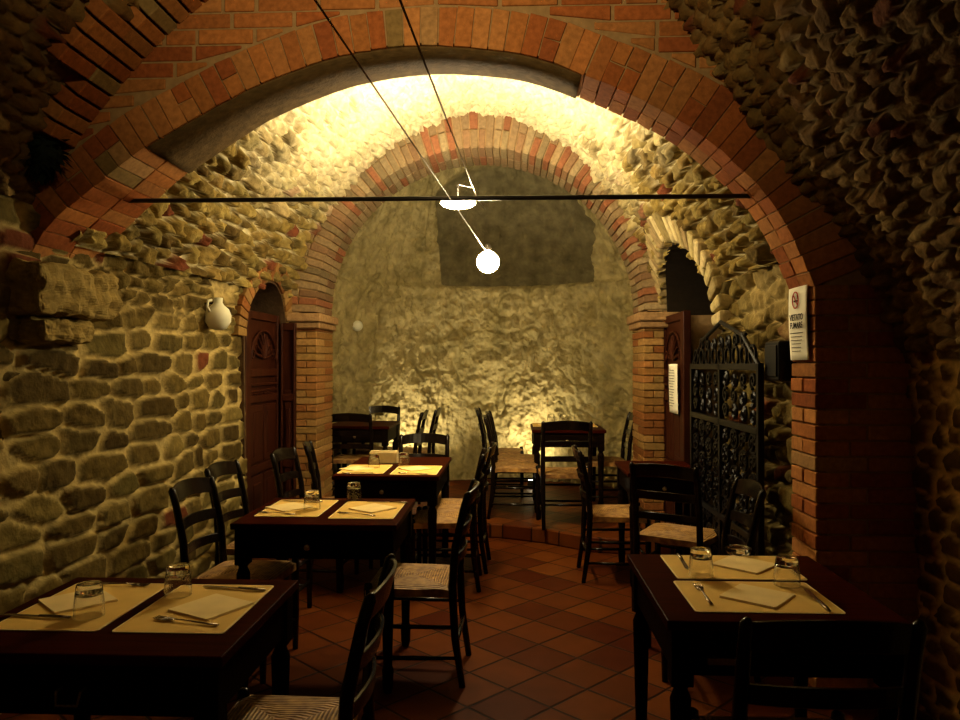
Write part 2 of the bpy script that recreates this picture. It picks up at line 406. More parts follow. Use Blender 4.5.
# ------------------------------------------------------------------ bricks
BP=[(.34,.125,.034),(.30,.105,.03),(.27,.08,.022),(.36,.15,.045),(.31,.125,.038),(.23,.065,.02),(.33,.18,.07),(.22,.14,.05)]
PIER=[(.34,.17,.05),(.30,.14,.04),(.38,.21,.07),(.27,.10,.03),(.33,.19,.06),(.36,.16,.05)]
PALE=[(.34,.22,.11),(.38,.26,.13),(.30,.17,.085),(.33,.13,.06),(.40,.29,.15),(.28,.20,.10)]
def bc(pal=BP,dark=1.0):
    a=random.choice(pal[:6] if random.random()<.85 else pal); f=random.uniform(.85,1.15)*dark
    return tuple(c*f for c in a)
def ring(mb,prof,mapf,thick,pitch=.066,joint=.005,rows=1,pal=BP,s0=None,s1=None,split=.35,jit=.003,dark=1):
    s0=0 if s0 is None else s0; s1=prof.L if s1 is None else s1
    n=max(2,int(round((s1-s0)/pitch))); ds=(s1-s0)/n
    for i in range(n):
        a=s0+i*ds; b_=a+ds-joint
        def fr(s):
            x,z=prof(s); xa,za=prof(max(s-.02,0)); xb,zb=prof(min(s+.02,prof.L)); tx,tz=xb-xa,zb-za; l=math.hypot(tx,tz)
            return np.array((x,z)),np.array((-tz/l,tx/l))
        pa,na=fr(a); pb,nb=fr(b_)
        if callable(thick): T=thick(pa[0])
        else: T=thick
        for r in range(rows):
            d0=r/rows+(.012 if r else 0); d1=(r+1)/rows
            cuts=[0,T] if random.random()>split else [0,T*.5,T]
            for q in range(len(cuts)-1):
                w0=cuts[q]+(joint if q else 0); w1=cuts[q+1]
                j=lambda: random.uniform(-jit,jit)
                dj=random.uniform(0,.01) if r==0 else 0
                P=[]
                for d in (d0,d1):
                    for (p_,n_,w) in ((pa,na,w0),(pb,nb,w0),(pb,nb,w1),(pa,na,w1)):
                        c=p_+n_*w; P.append(mapf(c[0]+j(),c[1]+j(),d,dj))
                mb.hexa(P,bc(pal,dark))
def tin(x): return float(np.interp(x,[-2.1,-1.5,-.4,.4,1.0,1.31],[.20,.165,.165,.19,.25,.26]))
def mapF(x,z,d,dj=0): return Vector((x,YF-dj*.5+d*float(th(x)),z))
# orientation: front intrados goes left->right, normal (-tz,tx) points up
mb=MB(); ring(mb,front_intr,mapF,tin,rows=2,pitch=.073,split=.25)
mskin=True
ARCH1=tag(mb.build('trim_1',M['brick'],bevel=.002),'wide brick arch spanning the front of the dining bay','arch',kind='structure')
xs_=np.linspace(-1.62,.30,70); vs=[];fs=[]
for x in xs_:
    z=float(np.interp(x,front_intr.p[:,0],front_intr.p[:,1]))-.004
    vs+=[(x,YF+.012,z),(x,YF+float(th(x))+.002,z)]
for i in range(69): fs.append((2*i,2*i+2,2*i+3,2*i+1))
mb=MB(); mb.add(vs,fs,(.085,.052,.02)); o=mb.build('plaster_skin',M['stone'],ARCH1,smooth=True); q=o.modifiers.new('s','SOLIDIFY'); q.thickness=.01; q.offset=0
# spandrel courses
def intr_z(prof,x,outer=0):
    return float(np.interp(x,prof.p[:,0],prof.p[:,1]))
outer_pts=[]
for s in np.linspace(0,front_intr.L,200):
    x,z=front_intr(s); xa,za=front_intr(max(s-.02,0)); xb,zb=front_intr(min(s+.02,front_intr.L)); l=math.hypot(xb-xa,zb-za)
    t=tin(x)+.012; outer_pts.append((x-(zb-za)/l*t,z+(xb-xa)/l*t))
outer_pts=np.array(outer_pts)
def outer_z(x): return float(np.interp(x,outer_pts[:,0],outer_pts[:,1],left=1.9,right=1.75))
vp=vault_f.p; 
def vault_z(x): return float(np.interp(x,vp[:,0],vp[:,1]))
mb=MB(); zr=1.80; row=0
while zr<3.6:
    x=-2.2-(row%2)*.13+random.uniform(-.03,.03)
    while x<1.75:
        L=random.choice([.26,.27,.25,.14]); xc=x+L/2; zc=zr+.033
        # clip each brick against the ring and the vault line
        lo=x+.005; hi=x+L-.005
        pts=[q for q in np.linspace(lo,hi,14) if outer_z(q)<zr+.05 and vault_z(q)>zr and abs(q+.24)<1.97]
        if len(pts)>=3 and zr>min(outer_z(lo),outer_z(hi))-.02:
            a,b_=min(pts),max(pts)
            zb0=max(zr,min(outer_z(a),zr+.058)); zb1=max(zr,min(outer_z(b_),zr+.058))
            y0=YF+random.uniform(-.006,.002); zt=zr+.063
            mb.hexa([(a,y0,zb0),(b_,y0,zb1),(b_,y0+.08,zb1),(a,y0+.08,zb0),(a,y0,zt),(b_,y0,zt),(b_,y0+.08,zt),(a,y0+.08,zt)],bc())
        x+=L+.008
    zr+=.071; row+=1
tag(mb.build('wall_front',M['brick'],bevel=.003),kind='structure')
# mortar core behind ring and courses
def core(name,lowf,x0,x1,ztop,y0,y1f,mat,n=120):
    mb=MB(); xs=np.linspace(x0,x1,n)
    vs=[];fs=[]
    for x in xs:
        z=lowf(x); y1=y1f(x)
        vs+=[(x,y0,z),(x,y0,ztop),(x,y1,ztop),(x,y1,z)]
    for i in range(n-1):
        a=i*4;b_=a+4
        for k in range(4):
            fs.append((a+k,b_+k,b_+(k+1)%4,a+(k+1)%4))
    fs.append((0,1,2,3)); e=(n-1)*4; fs.append((e+3,e+2,e+1,e))
    mb.add(vs,fs); return tag(mb.build(name,mat),kind='structure')
def low1(x):
    if x>1.335: return 0
    return intr_z(front_intr,x)+.012 if x<1.30 else 1.85
core('wall_front',low1,-2.35,2.0,4.2,YF+.005,lambda x: YF+float(th(x))-.008,M['mortar'],200)

# right pillar in courses
def pillar(mb,x0,x1,y0,y1,z0,z1,hc=.066,dark=1,pal=BP):
    n=int(round((z1-z0)/hc)); hh=(z1-z0)/n
    for i in range(n):
        za=z0+i*hh; zb=za+hh-.007
        W=x1-x0; D=y1-y0
        if i%2: cells=[(0,.5,0,1),(.5,1,0,1)]
        else: cells=[(0,1,0,.5),(0,1,.5,1)] if W<.3 else [(0,.33,0,.5),(.33,1,0,.5),(0,.33,.5,1),(.33,1,.5,1)]
        for a,b_,c,d in cells:
            g=.0035; j=random.uniform(-.003,.003)
            X0=x0+a*W+(g if a else j); X1=x0+b_*W-(g if b_<1 else j); Y0=y0+c*D+(g if c else j); Y1=y0+d*D-(g if d<1 else 0)
            mb.hexa([(X0,Y0,za),(X1,Y0,za),(X1,Y1,za),(X0,Y1,za),(X0,Y0,zb),(X1,Y0,zb),(X1,Y1,zb),(X0,Y1,zb)],bc(pal,dark))
PX=float(fp[-1].x); PZ=float(fp[-1].z)
print('pillar',PX,PZ)
mb=MB(); pillar(mb,PX,1.72,YF,YF+.27,0,PZ+.02)
P1=tag(mb.build('trim_2',M['brick'],bevel=.004),'red brick pillar under the right end of the wide front arch','pillar',kind='structure')
mb=MB(); mb.box(((PX+1.72)/2+.01,YF+.14,PZ/2),(1.70-PX,.24,PZ)); tag(mb.build('trim_3',M['mortar']),kind='structure')

# brick edge of the front vault, upper left
s_a=vault_f.find(lambda x,z:z>2.45); s_b=vault_f.find(lambda x,z:z>3.2)
mb=MB(); n=int((s_b-s_a)/.075)
BL=.19
for i in range(n):
    sa=s_a+i*.075; sb=sa+.063
    for r in range(2):
        if r==1 and random.random()<.45: continue
        y0=YF-BL*(r+1)+.01-random.uniform(0,.03); y1=YF-BL*r-.006
        P=[]
        for y in (y0,y1):
            for s_,w in ((sa,-.03),(sb,-.03),(sb,.085),(sa,.085)):
                x,z=vault_f(s_); xa,za=vault_f(s_-.02); xb,zb=vault_f(s_+.02); l=math.hypot(xb-xa,zb-za)
                P.append(((x+(zb-za)/l*w),y,(z-(xb-xa)/l*w)))
        mb.hexa(P,bc(dark=.9))
tag(mb.build('trim_4',M['brick'],bevel=.004),'short brick band in the stone vault at upper left','brick band',kind='structure')

# corbel stone under left springing
mb=MB(); 
for (pxa,pya,pxb,pyb,pr) in ((34,276,99,328,.05),(40,328,84,352,.03)):
    A=at_x(pxa,pya,-2.07+pr); B=at_x(pxb,pyb,-2.07+pr)
    y0=3.03 if pyb<340 else 3.1; y1=3.68 if pyb<340 else 3.5
    z1=1.90 if pyb<340 else 1.66; z0=1.67 if pyb<340 else 1.55
    vs=[];k=7
    mb.box((-2.13+pr/2,(y0+y1)/2,(z0+z1)/2),(.19+pr,y1-y0,z1-z0),col=(.24,.17,.055))
o=mb.build('trim_5',M['stonecap'],bevel=.03,seg=2)
q=o.modifiers.new('sub','SUBSURF'); q.subdivision_type='SIMPLE'; q.levels=q.render_levels=4
tx_=bpy.data.textures.new('chips','CLOUDS'); tx_.noise_scale=.09; tx_.noise_depth=4
q=o.modifiers.new('chips','DISPLACE'); q.texture=tx_; q.strength=.07; q.mid_level=.5; tag(o,'weathered sandstone corbel block carrying the left end of the arch','corbel',kind='structure')

# ------------------------------------------------------------------ second arch
C2=(-.28,1.90); R2=1.375; Y2=6.2; T2=.55
arc2=Prof([(C2[0]-R2*math.cos(a),C2[1]+R2*math.sin(a)) for a in np.linspace(0,PI,60)],False)
def map2(x,z,d,dj=0): return Vector((x,Y2-dj+d*T2,z))
mb=MB(); ring(mb,arc2,map2,.31,rows=2,split=.5,pal=PALE,dark=.62,joint=.010,pitch=.062)
# pale second half of intrados is the same brick
tag(mb.build('trim_6',M['brick'],bevel=.004),'narrower inner brick arch on two brick piers before the rock cave','arch',kind='structure')
def low2(x):
    if x<-1.81 or x>1.28: return 0
    d=abs(x-C2[0]); 
    return C2[1]+math.sqrt(max(0,(R2+.02)**2-d*d)) if d<R2+.02 else 1.9
core('wall_back',low2,-2.35,1.75,4.2,Y2+.012,lambda x:Y2+T2-.01,M['mortar'],160)
for nm,x0,x1,lab in (('trim_7',-1.83,-1.65,'brick pier with stone capital beside the left arched door'),('trim_8',1.09,1.26,'brick pier with stone capital beside the right wooden door')):
    mb=MB(); pillar(mb,x0,x1,Y2-.01,Y2+T2,.0,1.80,hc=.062,pal=PIER,dark=.75); 
    o=tag(mb.build(nm,M['brick'],bevel=.004),lab,'pier',kind='structure')
    mb=MB()
    xa,xb=(x0-.06,x1+.05) if x0<0 else (x0-.05,x1+.14)
    mb.box(((xa+xb)/2,Y2+T2/2-.03,1.785),(xb-xa-.03,T2+.04,.05),col=(.26,.15,.065))
    mb.box(((xa+xb)/2,Y2+T2/2-.03,1.85),(xb-xa,T2+.10,.07),col=(.29,.17,.075))
    mb.build('capital',M['stonecap'],o,bevel=.008)
    mb=MB(); mb.box(((x0+x1)/2,Y2+T2/2,.9),(x1-x0-.02,T2-.03,1.79)); mb.build('mortar_core',M['mortar'],o)

# ------------------------------------------------------------------ rock cave behind (beehive shape)
nphi,nz=560,380
phi=np.linspace(-.12,PI+.12,nphi)[:,None]*np.ones((1,nz)); zz=np.linspace(0.0,4.25,nz)[None,:]*np.ones((nphi,1))
rr=np.sqrt(np.clip(1-(zz/4.3)**2.3,0.001,1))
ca,sa=np.cos(phi),np.sin(phi)
X=-.22+1.85*rr*ca; Y=6.6+2.05*rr*np.abs(sa)**.75*np.sign(sa)
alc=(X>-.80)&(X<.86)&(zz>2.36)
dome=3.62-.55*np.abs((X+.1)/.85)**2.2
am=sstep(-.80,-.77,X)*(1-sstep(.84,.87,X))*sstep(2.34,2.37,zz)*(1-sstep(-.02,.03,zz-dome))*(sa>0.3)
U=phi*1.9; 
streak=fbm(U*9,zz*1.2+U*.6,3,4)
h=.16*(fbm(U*1.6,zz*1.6,4,4)-.5)+.10*(streak-.5)+.10*(fbm(U*6,zz*6,8,4)-.5)+.06*(fbm(U*22,zz*22,19,3)-.5)
crack=np.abs(fbm(U*1.3+2,zz*1.3,31,4)-.47); h=h-.035*np.exp(-(crack/.012)**2)
rough_r=sstep(.62,.9,X)*(1-am); h=h+rough_r*.16*(fbm(U*5,zz*5,55,4)-.5)
h=h*(1-.6*am)-.30*am+.05*(1-sstep(2.30,2.36,zz))
Pn=np.stack([-ca/1.0,-sa,np.zeros_like(ca)+.0],-1)
P=np.stack([X,Y,zz],-1)+Pn*h[...,None]
c0=palette([(.17,.13,.045),(.36,.29,.13),(.25,.20,.08),(.55,.46,.24)],np.clip(.5*streak+.9*(fbm(U*3,zz*3,66,4)-.25),0,.999))
c0=c0*(1-.65*am)[...,None]+np.array((.07,.06,.035))*(.65*am)[...,None]  # darkness of the alcove recess put into the rock colour
GP=P
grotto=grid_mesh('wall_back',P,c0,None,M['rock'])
# ------------------------------------------------------------------ generic pattern done; door recesses
def wallx(side,z,y):
    P_=bay.p; h_=P_[:len(P_)//2] if side<0 else P_[len(P_)//2:][::-1]
    x=float(np.interp(z,h_[:,1],h_[:,0])); return x+float(bshift(x,y))
def recess(name,xw,dep,yc,hw,zs,rise,side,mat,thick=.05):
    mb=MB(); n=28
    ys=[yc-hw]+[yc-hw*math.cos(a) for a in np.linspace(0,PI,n)]+[yc+hw]
    zs_=[0]+[zs+rise*math.sin(a) for a in np.linspace(0,PI,n)]+[0]
    x1=xw+side*dep
    vs=[];fs=[]
    for y,z in zip(ys,zs_): vs+=[(wallx(side,z,y)-side*.035,y,z),(x1,y,z)]
    m_=len(ys)
    for i in range(m_-1): fs.append((2*i,2*i+1,2*i+3,2*i+2))
    fs.append(tuple(2*i+1 for i in range(m_)))
    # thickness shell outwards
    mb.add(vs,fs,(.07,.04,.02)); o=mb.build(name,mat)  # shade inside the openings is put into this dark colour
    sl=o.modifiers.new('s','SOLIDIFY'); sl.thickness=.03; sl.offset=0
    return tag(o,kind='structure')
XL=wallx(-1,1.0,5.76)
XR=1.35
recess('trim_9',XL,.32,*LD,-1,M['stone'])
recess('trim_10',XR,1.3,*RD,1,M['recess_shade'])
# brick surround over left door, stone voussoirs over right opening
def arcYZ(yc,hw,zs,rise,n=40): return Prof([(yc-hw*math.cos(a),zs+rise*math.sin(a)) for a in np.linspace(0,PI,n)],False)
mb=MB(); ring(mb,arcYZ(*LD),lambda a,b_,d,dj=0: Vector((wallx(-1,b_,a)+.055-.2*d,a,b_)),.14,pitch=.06,split=0,rows=1,pal=PIER,dark=.6)
tag(mb.build('trim_11',M['brick'],bevel=.004),kind='structure')
mb=MB(); SP=[(.26,.2,.09),(.34,.27,.12),(.2,.15,.06),(.3,.22,.1),(.38,.3,.15),(.24,.17,.08)]
ring(mb,arcYZ(*RD),lambda a,b_,d,dj=0: Vector((wallx(1,b_,a)-.10+.18*d,a,b_)),.20,pitch=.085,split=0,rows=1,pal=SP,jit=.014,joint=.014)
tag(mb.build('trim_12',M['stone'],bevel=.02,seg=2),kind='structure')

# ------------------------------------------------------------------ doors
def panel_door(name,W,H,parent_loc,rot,label=None,crest=True,paper=False):
    """leaf in local XZ, faces -Y"""
    root=empty(name,parent_loc,rot); tag(root,label,'door',kind='structure')
    mb=MB(); mb.box((0,.02,H/2),(W,.03,H)); mb.build('leaf',M['door'],root,bevel=.003)
    mb=MB(); sw=W*.13
    for x in (-W/2+sw/2,W/2-sw/2): mb.box((x,-.005,H/2),(sw,.03,H))
    zs=[0.0,.62,1.16,H-.50,H-.06] if crest else [0,.6,1.15,H-.06]
    for z in zs: mb.box((0,-.004,z+.03),(W-2*sw,.028,.06))
    if crest: mb.box((0,-.004,H-.56),(W-2*sw,.03,.02)); mb.box((0,-.004,H-.61),(W-2*sw,.03,.02))
    mb.build('frame',M['door'],root,bevel=.004)
    pc=[(.06,.62),(.68,1.16),(1.22,H-.62)]
    for a,b_ in pc:
        for sx in ((-1,1) if W>.5 else (0,)):
            w=(W-2*sw)/2-.03 if sx else W-2*sw-.03
            mb=MB(); cx=sx*(w/2+.012)
            mb.box((cx,.0,(a+b_)/2),(w,.02,b_-a-.04)); mb.box((cx,-.008,(a+b_)/2),(w*.6,.016,(b_-a)*.72))
            mb.build('panel',M['door'],root,bevel=.006)
    if crest:
        mb=MB(); cz=H-.28
        for k in range(9):      # carved fan
            a=PI*(k+.5)/9; r=.13*(W/.6)
            mb.tube([(0,-.008,cz-.08),(math.cos(a)*r*.6,-.014,cz-.08+math.sin(a)*.12),(math.cos(a)*r,-.008,cz-.08+math.sin(a)*.2)],[.006,.014,.008],6)
        for sx in (-1,1):
            pts=[(sx*(W*.3-.05*math.cos(t)*math.exp(-t*.12)),-.01,cz-.05+.05*math.sin(t)*math.exp(-t*.12)) for t in np.linspace(0,7,18)]
            mb.tube(pts,.007,6)
        mb.tube([(math.cos(t)*W*.36,-.01,cz-.1+math.sin(t)*.24) for t in np.linspace(0,PI,16)],.009,6)
        mb.build('carving',M['door'],root)
    return root
dl=panel_door('door_1',.84,1.86,(XL-.02,5.76,.0),-PI/2*-1,'carved dark wooden door set in the arched left opening')
dl.rotation_euler=(0,0,PI/2)   # local -Y -> world +X
d2=panel_door('door_2',.12,1.80,(-1.865,6.10,.0),0,'narrow carved wooden door leaf folded beside the left brick pier',crest=False)
dr=panel_door('door_3',.80,1.85,(XR-.07,5.90,.0),-PI/2,'carved wooden door leaf with a white notice beside the right brick pier')
# notice on right door
def curled_sheet(name,W,H,mat,parent=None,curl=.01,n=10):
    mb=MB(); vs=[];fs=[]
    for j in range(n+1):
        for i in range(n+1):
            x=-W/2+W*i/n; z=-H/2+H*j/n
            vs.append((x,-curl*math.sin(3*z/H+1)*1.0-curl*.5*math.cos(4*x/W),z))
    for j in range(n):
        for i in range(n): a=j*(n+1)+i; fs.append((a,a+1,a+n+2,a+n+1))
    mb.add(vs,fs); o=mb.build(name,mat,parent,smooth=True)
    s=o.modifiers.new('s','SOLIDIFY'); s.thickness=.0012; return o
A=at_x(667,364,1.235); B=at_x(680,415,1.235)
nt_=empty('paper_notice',(XR-.115,(A.y+B.y)/2,(A.z+B.z)/2),-PI/2)
tag(nt_,'white paper notice hung on the carved wooden door at right','notice')
curled_sheet('sheet',.30,A.z-B.z,M['paper'],nt_,.004)
mb=MB()
for k in range(14):
    z=.14-k*.021; w=random.uniform(.12,.22); mb.box((-.02+random.uniform(-.01,.01),-.011,z),(w,.001,.004))
mb.build('text_line',M['ink'],nt_)
# VIETATO FUMARE sign on pillar inner face
A=at_x(797,292,PX-.02); Bq=at_x(800,359,PX-.02)
ztop=at_y(806,286,YF+.1).z; zbot=at_y(806,360,YF+.1).z
sg=empty('no_smoking_sign',(PX-.014,YF+.145,(ztop+zbot)/2),-PI/2)
tag(sg,'white no smoking sheet taped to the brick pillar at right','sign')
SH=ztop-zbot; SWD=.21
curled_sheet('sheet',SWD,SH,M['paper'],sg,.006)
mb=MB(); mb.tube([(math.cos(t)*.033,-.014,SH*.32+math.sin(t)*.036) for t in np.linspace(0,2*PI,28)[:-1]],.0028,6,closed=True)
mb.tube([(-.024,-.014,SH*.32+.026),(.024,-.014,SH*.32-.026)],.0026,6); mb.build('prohibition_ring',M['red'],sg)
mb=MB(); mb.box((0,-.012,SH*.32-.004),(.044,.003,.008)); mb.tube([(.014,-.012,SH*.32+.004),(.018,-.012,SH*.32+.014),(.012,-.012,SH*.32+.02)],.0015,5); mb.build('cigarette_symbol',M['ink'],sg)
def text(s,size,loc,mat,parent,name='lettering'):
    c=bpy.data.curves.new('glyphs','FONT'); c.body=s; c.size=size; c.align_x='CENTER'; c.align_y='CENTER'; c.extrude=.0006; c.offset=.0005
    t_=bpy.data.objects.new('glyphs',c); COL.objects.link(t_); bpy.context.view_layer.update()
    me=bpy.data.meshes.new_from_object(t_.evaluated_get(bpy.context.evaluated_depsgraph_get())); bpy.data.objects.remove(t_); me.materials.clear(); me.materials.append(mat)
    o=bpy.data.objects.new(name,me); COL.objects.link(o); o.parent=parent; o.location=loc; o.rotation_euler=(PI/2,0,0); return o
text('VIETATO',.038,(.012,-.0155,SH*.08),M['ink'],sg); text('FUMARE',.038,(.012,-.0155,-SH*.03),M['ink'],sg)
mb=MB()
for k in range(6): mb.box((0,-.010,-SH*.13-k*.016),(random.uniform(.1,.16),.001,.003))
mb.build('small_print',M['ink'],sg)
# dark box beyond the sign
A=at_x(776,343,1.30); B=at_x(791,380,1.30)
mb=MB(); yy0,yy1=B.y,A.y
o=empty('wall_box',(1.30,(A.y+B.y)/2,(A.z+B.z)/2)); tag(o,'small black box fixed to the stone wall just past the pillar','box')
mb.box((-.01,0,0),(.09,abs(A.y-B.y),.19)); mb.build('case',M['iron'],o,bevel=.008)
mb=MB(); mb.box((-.058,0,0),(.008,abs(A.y-B.y)*.8,.15)); mb.build('front_panel',M['iron'],o,bevel=.003)

# iron gate leaf
def gate():
    W,H=1.36,1.42; root=empty('iron_gate',(XR-.13,4.38,.02),-PI/2)
    tag(root,'black wrought iron gate with scrollwork standing along the right stone wall','gate')
    mb=MB()
    for x in (-W/2,0,W/2): mb.box((x,0,H/2+.02),(.035,.03,H))
    for z in (.03,.55,1.10,H): mb.box((0,0,z),(W,.03,.035))
    mb.tube([(-W/2,0,H),(-W*.3,0,H+.17),(0,0,H+.26),(W*.3,0,H+.17),(W/2,0,H)],.014,6)
    mb.build('frame',M['iron'],root,bevel=.003)
    mb=MB()
    def scroll(cx,cz,r,s=1,ph=0,turn=2.6):
        pts=[(cx+s*r*(1-t/turn*.8)*math.cos(t*PI+ph),0,cz+r*(1-t/turn*.8)*math.sin(t*PI+ph)) for t in np.linspace(0,turn,16)]
        mb.tube(pts,.010,5)
    def ringt(cx,cz,rx,rz): mb.tube([(cx+math.cos(t)*rx,0,cz+math.sin(t)*rz) for t in np.linspace(0,2*PI,18)[:-1]],.009,5,closed=True)
    for half in (-1,1):
        for q in range(4):
            cx=half*W/4+(q-1.5)*W/8.4
            for z0,z1 in ((.05,.55),(.57,1.08)):
                nn=5
                for k in range(nn):
                    cz=z0+(k+.5)*(z1-z0)/nn
                    scroll(cx-.02,cz,.040,1,k*1.3+q); scroll(cx+.035,cz+.02,.032,-1,k+.7*q); 
                    if (k+q)%2: ringt(cx,cz,.06,.05)
                    mb.tube([(cx-.075,0,cz-.05),(cx,0,cz+.0),(cx+.075,0,cz+.05)],.011,5)
            for k in range(3): scroll(cx,1.17+k*.09,.045,1 if k%2 else -1,k+q)
    for k in range(9):
        x=-W*.42+k*W*.105; zt=H+.25*(1-(2*x/W)**2)*.55; ringt(x,H+.06+zt*0,.05,.05); 
        if abs(x)<W*.33: scroll(x,H+.14,.045,1,k)
    mb.build('scrollwork',M['iron'],root)
    return root
gate()

# pale jug on left wall, pale knob on cave wall, dark plant tuft
def xwall_left(y): return -2.08+.065*(y-3.3)
p=at_x(218,317,-1.93)
j=empty('ceramic_jug',(p.x,p.y,p.z)); tag(j,'pale rounded ceramic jug hanging on the left stone wall','jug')
mb=MB(); mb.lathe([(.02,-.085),(.055,-.075),(.082,-.03),(.085,.01),(.07,.05),(.04,.075),(.028,.095),(.03,.125),(.024,.125)],24); mb.build('body',M['ceramic'],j,smooth=True)
mb=MB(); mb.tube([(-.03,-.03,.11),(-.035,-.075,.10),(-.03,-.1,.06),(-.02,-.085,.03)],.008,6); mb.build('handle',M['ceramic'],j,smooth=True)
mb=MB(); mb.tube([(-.13,0,.09),(-.03,0,.09)],.008,6); mb.build('hook',M['iron'],j)
d_=ray(357,326).normalized(); D_=GP-np.array(EYE); t_=D_@np.array(d_); ds_=np.linalg.norm(D_-t_[...,None]*np.array(d_),axis=-1)+(t_<0)*9
q_=GP[np.unravel_index(np.argmin(ds_),ds_.shape)]; p=Vector((q_[0]+.01,q_[1]-.005,q_[2])); print('fitting',p)
mb=MB(); mb.lathe([(.055,0),(.055,.02),(.045,.05),(.02,.065)],20,M=Euler((PI/2,0,0)).to_matrix()); o=mb.build('wall_fitting',M['ceramic'],smooth=True,loc=p)
KNOB=tag(o,'small pale round fitting on the cave wall at left of the lamp','wall fitting')
p=at_y(44,152,3.1)
pr=empty('hanging_plant',(p.x,p.y,p.z)); tag(pr,'dark green tuft of dried leaves hung on the bricks at upper left','plant')
mb=MB()
for k in range(150):
    a=random.uniform(0,2*PI); e=random.uniform(-1.2,1.2); r=random.uniform(.05,.105)
    d=Vector((math.cos(a)*math.cos(e),math.sin(a)*math.cos(e)*.6,math.sin(e)*1.05)); c=d*r
    t=d.cross(Vector((0,0,1))).normalized()*.012; u=(d+Vector((0,0,-.5))).normalized()*.035
    mb.add([c-t,c+u*.6+t*1.5,c+u*1.6,c+u*.6-t*1.5],[(0,1,2,3)])
mb.build('leaves',M['leaf'],pr)
mb=MB(); mb.lathe([(.02,-.08),(.06,-.05),(.075,0),(.05,.06),(.015,.085)],14); mb.build('core',M['leaf'],pr,smooth=True)
mb=MB(); mb.tube([(0,0,.08),(0,.06,.13),(0,.11,.14)],.004,5); mb.build('hanging_wire',M['iron'],pr)

# ------------------------------------------------------------------ tie rod, cables, lamps
a=at_y(112,201,YF+.32); b_=at_y(752,196,YF+.16)
mb=MB(); mb.tube([a,b_],.011,10); tag(mb.build('tie_rod',M['rod'],smooth=True),'thin dark iron tie rod spanning the front brick arch','rod')
L1=at_y(488,262,5.2); L2=at_y(458,203,4.8)
c1a=at_y(310,0,1.42); c1a=c1a-(L1-c1a)*.35
mb=MB(); mb.tube([c1a,L1+Vector((-.01,0,.07))],.0028,6); tag(mb.build('lamp_cable',M['cable'],smooth=True),'thin steel cable running down to the glowing round lamp','cable')
c2a=at_y(400,0,1.4); c2b=at_y(478,200,5.6); c2e=at_y(485,209,6.9); c2a=c2a-(c2b-c2a)*.33
mb=MB(); mb.tube([c2a,c2b,c2e],.0028,6); tag(mb.build('lamp_cable',M['cable'],smooth=True),'thin steel cable passing right of the flat lamp behind the tie rod','cable')
o=empty('pendant_lamp',L1); tag(o,'glowing round lamp at the end of the steel cable','lamp')
mb=MB(); mb.lathe([(.01,-.075)]+[(.078*math.cos(t),.078*math.sin(t)) for t in np.linspace(-1.4,1.3,14)]+[(.01,.077)],24); mb.build('bulb',M['bulb'],o,smooth=True)
mb=MB(); mb.lathe([(.02,.078),(.024,.085),(.02,.12),(.006,.13)],16); mb.build('socket',M['rod'],o,smooth=True)
o=empty('pendant_lamp',L2); tag(o,'flat glowing disc lamp right behind the tie rod','lamp')
mb=MB(); mb.lathe([(.01,0.001),(.115,0.001),(.10,.012),(.06,.022),(.01,.026)],28); mb.build('upper_glass',M['disc'],o,smooth=True)
mb=MB(); mb.lathe([(.01,-.032),(.06,-.030),(.10,-.017),(.115,-.003),(.113,-.001),(.01,-.001)],28); mb.build('lower_glass',M['disc2'],o,smooth=True)
mb=MB(); mb.tube([(0,0,.027),(0,0,.12)],.004,6)
mb.tube([(0,0,.12),(.09,.0,.10)],.003,6); mb.build('stem',M['rod'],o)

# ------------------------------------------------------------------ furniture
TOPZ=.75
def table(W,D,label,drawer='knob',loc=(0,0,0),rz=0,group=None):
    root=empty('dining_table',loc,rz); tag(root,label,'table',group)
    mb=MB(); mb.box((0,0,TOPZ-.014),(W,D,.028)); mb.build('tabletop',M['top'],root,bevel=.004,seg=2)
    mb=MB(); i=.035
    for y in (-D/2+i,D/2-i): mb.box((0,y,TOPZ-.028-.065),(W-2*i,.022,.13))
    for x in (-W/2+i,W/2-i): mb.box((x,0,TOPZ-.028-.065),(.022,D-2*i,.13))
    mb.build('apron',M['wood'],root,bevel=.002)
    for sx in (-1,1):
        for sy in (-1,1):
            mb=MB(); x,y=sx*(W/2-.045),sy*(D/2-.045)
            mb.box((x,y,TOPZ-.028-.08),(.06,.06,.16))
            mb.lathe([(.026,TOPZ-.19),(.018,TOPZ-.2),(.03,TOPZ-.23),(.028,TOPZ-.30),(.02,.12),(.026,.1),(.024,.03),(.018,0)],12,c=(x,y,0))
            mb.build('leg',M['wood'],root,bevel=.002)
    mb=MB(); mb.box((0,-D/2+.018,TOPZ-.095),(W*.5,.014,.095)); dr_=mb.build('drawer',M['wood'],root,bevel=.003)
    mb=MB()
    if drawer=='knob': mb.lathe([(.006,0),(.007,.012),(.014,.02),(.012,.03),(.004,.033)],14,c=(-W*.03,-D/2+.012,TOPZ-.10),M=Euler((PI/2,0,0)).to_matrix())
    elif drawer=='bail':
        mb.tube([(-.03,-D/2+.012,TOPZ-.085),(-.03,-D/2-.012,TOPZ-.085),(-.026,-D/2-.02,TOPZ-.115),(.026,-D/2-.02,TOPZ-.115),(.03,-D/2-.012,TOPZ-.085),(.03,-D/2+.012,TOPZ-.085)],.0035,6)
    else: 
        mb.box((-W*.26,-D/2+.006,TOPZ-.11),(.10,.012,.018))
    mb.build('drawer_handle',M['brass'],dr_,smooth=False)
    return root

